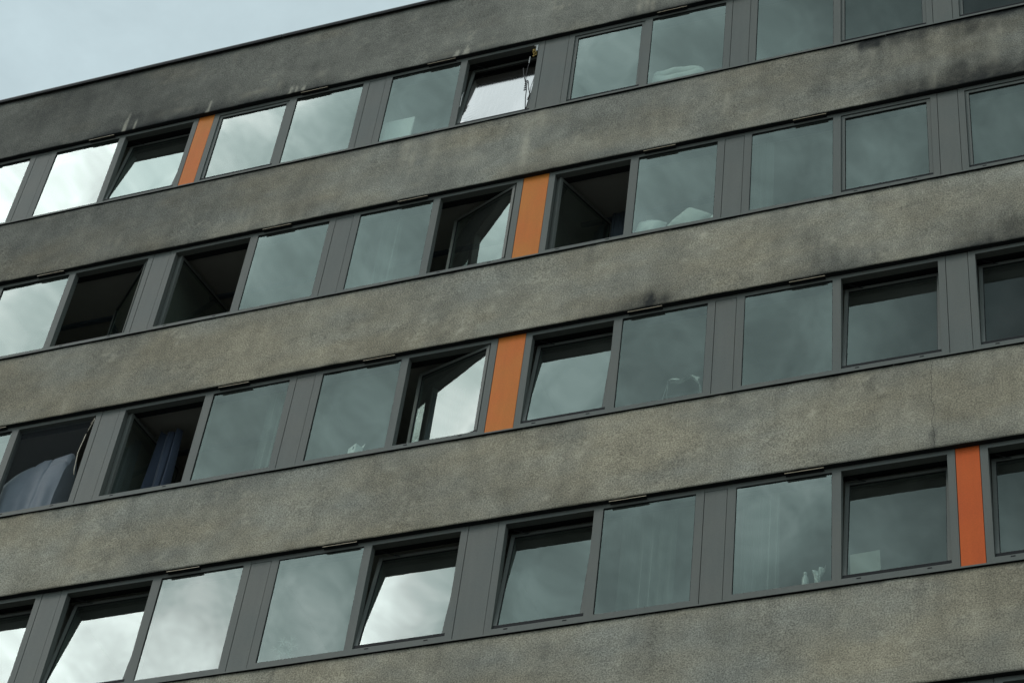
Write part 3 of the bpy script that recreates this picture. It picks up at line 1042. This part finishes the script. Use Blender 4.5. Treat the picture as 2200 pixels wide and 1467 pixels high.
# folded blanket, top row
mb = MB()
for i, (zz, hh, ww) in enumerate(((0.0, 0.17, 0.70), (0.165, 0.15, 0.69), (0.31, 0.13, 0.66))):
    n_, m_ = 26, 15
    P = np.zeros((n_, m_, 3))
    for a in range(n_):
        s = a / (n_ - 1)
        sag = -0.10 * s * (i / 2) + 0.02 * math.sin(s * 7 + i * 2)
        for b in range(m_):
            th = 2 * math.pi * b / (m_ - 1)
            ca, sa = math.cos(th), math.sin(th)
            ry = 0.10 * math.copysign(abs(ca) ** 0.55, ca)
            rz = hh / 2 * math.copysign(abs(sa) ** 0.7, sa)
            end = 1 - 0.35 * (abs(2 * s - 1) ** 12)
            P[a, b] = ((s - 0.5) * ww + 0.01 * math.sin(b + i), ry * (1 + 0.08 * math.sin(s * 15 + i)) * end, zz + hh / 2 + rz * end + sag)
    mb.grid(P)
    for a in (0, n_ - 1):
        base = len(mb.v)
        mb.v += [tuple(map(float, p)) for p in P[a]]
        q = list(range(base, base + m_ - 1))
        mb.f.append(tuple(q if a == 0 else q[::-1]))
        mb.mi.append(0)
tag(build(mb, 'blanket', 'white', None, True, (-6.08, 0.26, sill_z(0)), (0, 0, 0)), 'folded white blanket stacked behind the top-row pane', 'blanket')

# white board leaning in a top-row window
mb = MB()
mb.box(-0.235, 0.235, 0, 0.02, 0, 0.60)
tag(build(mb, 'board', 'paper', None, False, (-9.985, 0.17, sill_z(0)), (math.radians(-3), 0, 0)), 'white rectangular board standing behind the top-row pane', 'board')

# small carton with raised flap
t = bpy.data.objects.new('carton', None)
COL.objects.link(t)
t.location = (-9.575, 0.19, sill_z(2))
t.rotation_euler = (0, 0, math.radians(-28))
tag(t, 'small white carton standing on the third-row windowsill', 'carton')
mb = MB()
mb.box(-0.07, 0.07, -0.05, 0.05, 0, 0.20)
build(mb, 'box_body', 'paper', t)
mb = MB()
mb.grid(np.array([[(-0.07, 0.052, 0.20), (-0.06, 0.075, 0.27)], [(0.07, 0.052, 0.20), (0.06, 0.075, 0.29)]], float), 0, (0, 0.004, 0))
build(mb, 'flap', 'paper', t)
mb = MB()
mb.box(0.02, 0.045, -0.053, -0.050, 0.13, 0.17)
build(mb, 'printed_mark', 'dimcloth', t)

# wire drying rack with a white cloth over it
t = bpy.data.objects.new('drying_rack', None)
COL.objects.link(t)
t.location = (-5.735, 0.24, sill_z(2))
tag(t, 'small wire rack with white cloth over its bar, third-row pane', 'rack')
for sx in (-1, 1):
    mb = MB()
    mb.tube([(0.24 * sx, -0.04, 0.0), (0.17 * sx, 0.0, 0.46)], 0.005, 6)
    mb.tube([(0.24 * sx, 0.14, 0.0), (0.17 * sx, 0.0, 0.46)], 0.005, 6)
    build(mb, 'leg', 'steel', t)
mb = MB()
mb.tube([(-0.19, 0, 0.46), (0.19, 0, 0.46)], 0.006, 6)
mb.tube([(-0.215, -0.015, 0.20), (0.215, -0.015, 0.20)], 0.004, 6)
build(mb, 'bar', 'steel', t)
n_, m_ = 30, 9
P = np.zeros((n_, m_, 3))
for a in range(n_):
    s = a / (n_ - 1)
    drop = 0.025 + 0.02 * math.sin(s * 8) + 0.05 * s ** 4
    for b in range(m_):
        th = (b / (m_ - 1) - 0.5) * 2
        P[a, b] = (-0.16 + 0.34 * s + 0.012 * math.sin(9 * th + s * 6), 0.03 * th, 0.475 + 0.02 * math.sin(s * 11) - drop * abs(th) ** 1.5)
mb = MB()
mb.grid(P)
build(mb, 'cloth', 'white', t, True)

# bottle and crumpled paper in the lowest row
t = bpy.data.objects.new('bottle', None)
COL.objects.link(t)
t.location = (-4.325, 0.20, sill_z(3))
tag(t, 'white plastic bottle on the bottom-row windowsill', 'bottle')
mb = MB()
prof = [(0.0, 0.030), (0.01, 0.034), (0.16, 0.034), (0.20, 0.030), (0.225, 0.018), (0.24, 0.016)]
mb.tube([(0, 0, z) for z, r_ in prof], [r_ for z, r_ in prof], 16)
build(mb, 'bottle_body', 'plastic', t, True)
mb = MB()
mb.tube([(0, 0, 0.241), (0, 0, 0.268)], 0.018, 14)
build(mb, 'cap', 'plastic', t)
n_, m_ = 7, 7
P = np.zeros((n_, m_, 3))
for a in range(n_):
    for b in range(m_):
        u_, v_ = a / 6 - 0.5, b / 6
        wdt = 0.13 * (0.35 + abs(v_ - 0.45) * 1.3)
        P[a, b] = (u_ * wdt + 0.03 * v_, 0.03 * math.sin(a * 2.1 + b * 1.7), v_ * 0.30 + 0.05 * u_)
mb = MB()
mb.grid(P, 0, (0, 0.003, 0))
tag(build(mb, 'paper_bag', 'paper', None, False, (-4.215, 0.20, sill_z(3))), 'crumpled white paper beside the white bottle', 'paper')

# cardboard sheet behind the tilted bottom-row sash
mb = MB()
mb.box(-0.15, 0.15, 0, 0.008, 0, 0.52)
tag(build(mb, 'cardboard_sheet', 'card', None, False, (-3.74, 0.26, sill_z(3)), (math.radians(-5), math.radians(-2), 0)), 'pale cardboard sheet behind tilted bottom-row sash beside the orange panel', 'cardboard')

# lace paper star stuck inside a bottom-row pane
mb = MB()
cx, cz = 0.0, 0.0
for a in range(12):
    an = a * math.pi / 6
    L = 0.17 if a % 2 == 0 else 0.11
    p1 = (math.cos(an) * 0.03, 0, math.sin(an) * 0.03)
    p2 = (math.cos(an) * L, 0, math.sin(an) * L)
    mb.tube([p1, p2], 0.0045, 5)
    for sgn in (-1, 1):
        q1 = (math.cos(an) * L * 0.6, 0, math.sin(an) * L * 0.6)
        q2 = (math.cos(an + sgn * 0.28) * L * 0.92, 0, math.sin(an + sgn * 0.28) * L * 0.92)
        mb.tube([q1, q2], 0.004, 5)
mb.tube([(math.cos(a * math.pi / 8) * 0.075, 0, math.sin(a * math.pi / 8) * 0.075) for a in range(17)], 0.004, 5)
tag(build(mb, 'window_star', 'lace', None, False, (-9.86, D + 0.056, sill_z(3) + 0.20)), 'faint lace star stuck inside a bottom-row pane', 'decoration')

# padded quilt behind an insect screen, third row at the left
n_, m_ = 60, 34
P = np.zeros((n_, m_, 3))
for a in range(n_):
    s = a / (n_ - 1)
    xx = -14.36 + 0.86 * s
    hgt = 0.70 + 0.40 * min(1, s * 1.9) ** 0.8 + 0.03 * math.sin(s * 6 + 1)
    if s > 0.93:
        hgt *= 1 - 0.10 * ((s - 0.93) / 0.07) ** 2
    seam = 1 - 0.085 * math.exp(-((s - 0.66) / 0.016) ** 2) - 0.025 * math.exp(-((s - 0.40) / 0.02) ** 2)
    for b in range(m_):
        th = math.pi * b / (m_ - 1)
        yy = 0.34 - 0.17 * math.cos(th) * (0.9 + 0.15 * math.sin(s * 9))
        zz = hgt * math.sin(th) ** 0.75
        wr = 0.022 * math.sin(9 * th + 14 * s) * math.sin(th) * math.exp(-((zz - 0.35) / 0.35) ** 2) + 0.012 * math.sin(31 * s + 4 * th) * math.exp(-((zz - 0.15) / 0.3) ** 2)
        cross = 1 - 0.09 * math.exp(-((th - 0.75 - 0.25 * s) / 0.05) ** 2) * (1 if s > 0.6 else 0)
        P[a, b] = (xx + 0.03 * math.sin(th) * (s - 0.2), 0.34 + (yy - 0.34) * seam * cross - wr, zz * seam * cross)
mb = MB()
mb.grid(P)
for a in (0, n_ - 1):
    base = len(mb.v)
    mb.v += [tuple(map(float, p)) for p in P[a]]
    q = list(range(base, base + m_))
    mb.f.append(tuple(q if a == 0 else q[::-1]))
    mb.mi.append(0)
tag(build(mb, 'quilt', 'duvet', None, True, (0, 0, sill_z(2))), 'padded blue-grey quilt airing in the third-row window at the left edge', 'quilt')

ox0, ox1 = OPN[1]
rows = 16
P = np.zeros((rows, 2, 3))
for a in range(rows):
    t_ = a / (rows - 1)
    zz = sill_z(2) + 0.004 + (GB - GT - 0.008) * t_
    right = ox1 - 0.004 - (0.11 * math.exp(-((t_ - 0.60) / 0.38) ** 2) if t_ > 0.28 else 0.11 * math.exp(-((0.28 - 0.60) / 0.38) ** 2) * t_ / 0.28)
    P[a] = [(ox0 + 0.002, D + 0.04, zz), (right, D + 0.04, zz)]
mb = MB()
mb.grid(P, 0)
tag(build(mb, 'insect_screen', 'net', None), 'dark insect screen over the window with the blue-grey quilt', 'screen')
cord = [(float(P[a][1][0]) + 0.004 * math.sin(a * 1.9), D + 0.035, float(P[a][1][2])) for a in range(5, rows)]
cord += [(ox1 - 0.03, D + 0.02, zt(2) - GT - 0.03), (ox1 - 0.012, D + 0.01, zt(2) - GT - 0.07), (ox1 - 0.05, D + 0.01, zt(2) - GT - 0.12)]
mb = MB()
mb.tube(cord, 0.0055, 6)
tag(build(mb, 'cord', 'cord', None, True), 'pale cord along the loose edge of the insect screen', 'cord')

# silver film on the tilted top-row sash, with loose wires and a rope knot
win, mt_, sw = SASH_PANE[(0, 3)]
n_, m_ = 40, 40
P = np.zeros((n_, m_, 3))
hh = GB - GT - 0.008 - 2 * SB
for a in range(n_):
    for b in range(m_):
        u_, v_ = a / (n_ - 1), b / (m_ - 1)
        corner = math.exp(-((u_ / 0.22) ** 2 + (v_ / 0.30) ** 2)) + 0.7 * math.exp(-(((1 - u_) / 0.16) ** 2 + (v_ / 0.22) ** 2))
        wr = 0.006 * corner * math.sin(55 * (v_ - u_ * (0.6 if u_ < 0.5 else -0.6)) + 3 * math.sin(8 * u_))
        P[a, b] = (SB + 0.006 + (sw - 2 * SB - 0.012) * u_, 0.0135 - abs(wr) - 0.002 * corner, SB + 0.006 + (hh - 0.012) * v_)
mb = MB()
mb.grid(P, 0)
o = build(mb, 'reflective_film', 'film', None, True)
o.matrix_world = Matrix.Translation((0, D, zt(0))) @ mt_
tag(o, 'wrinkled silver film stretched over the tilted top-row sash', 'film')
wx = OPN[3][1]
zz0 = sill_z(0)
mb = MB()
mb.tube([(wx - 0.20, D + 0.05, zz0 + 1.02), (wx - 0.17, D + 0.03, zz0 + 0.85), (wx - 0.115, D + 0.02, zz0 + 0.62), (wx - 0.09, D + 0.02, zz0 + 0.48), (wx - 0.085, D + 0.02, zz0 + 0.30), (wx - 0.06, D + 0.02, zz0 + 0.02)], 0.007, 6)
mb.tube([(wx - 0.13, D + 0.05, zz0 + 1.10), (wx - 0.135, D + 0.03, zz0 + 0.85), (wx - 0.115, D + 0.02, zz0 + 0.62)], 0.005, 6)
for a in range(5):
    z_ = zz0 + 0.46 + a * 0.045
    mb.tube([(wx - 0.125, D + 0.012, z_), (wx - 0.085, D + 0.012, z_ + 0.02)], 0.009, 6)
tag(build(mb, 'loose_wire', 'wire', None, True), 'black twisted wire dangling across the silver film', 'wire')
mb = MB()
mb.tube([(wx - 0.128, D + 0.045, zz0 + 1.10), (wx - 0.124, D + 0.045, zz0 + 1.24)], 0.007, 6)
tag(build(mb, 'pale_strip', 'plastic', None), 'short pale strip above the twisted wire', 'strip')
mb = MB()
zt0 = zt(0) - GT
pts = []
for a in range(26):
    th = a * 0.75
    pts.append((wx - 0.055 + 0.028 * math.cos(th), D + 0.03 + 0.015 * math.sin(th * 1.3), zt0 - 0.05 - a * 0.006 + 0.02 * math.sin(th)))
mb.tube(pts, 0.009, 6)
tag(build(mb, 'rope_knot', 'yellow', None, True), 'yellow rope tangle at the top corner of the filmed window', 'rope')
mb = MB()
mb.box(wx - 0.035, wx - 0.008, D - 0.004, D + 0.03, zt0 - 0.14, zt0 - 0.01)
mb.box(wx - 0.065, wx - 0.035, D - 0.002, D + 0.02, zt0 - 0.025, zt0 - 0.01)
tag(build(mb, 'bracket', 'plastic', None), 'small pale bracket holding the yellow rope', 'bracket')
mb = MB()
lx = OPN[3][0]
mb.tube([(lx + 0.012, D + 0.01, zz0 + 0.40), (lx + 0.016, D + 0.01, zz0 + 0.66), (lx + 0.03, D + 0.01, zz0 + 0.70)], 0.006, 6)
tag(build(mb, 'cord', 'plastic', None), 'thin white cord end at the left jamb of the filmed window', 'cord')

# window furniture: curtain rails across the ceilings of the open rooms
for k, a, b, lb in ((1, -15.35, -13.10, 'rail on the ceiling behind the leftmost open second-row window'),
                    (1, -12.80, -10.50, 'rail on the ceiling behind the wide-open window of the second row, left'),
                    (1, -7.58, -5.38, 'rail on the ceiling right of the upper central orange panel'),
                    (1, -10.20, -7.98, 'rail on the ceiling left of the upper central orange panel'),
                    (2, -12.80, -10.50, 'rail carrying the blue curtain in the third row')):
    mb = MB()
    mb.box(a + 0.08, b - 0.08, 0.97, 1.03, zt(k) + 0.02, zt(k) + 0.058)
    tag(build(mb, 'curtain_rail', 'dimcloth', None), lb, 'curtain rail', 'curtain rails')

scene.render.film_transparent = False
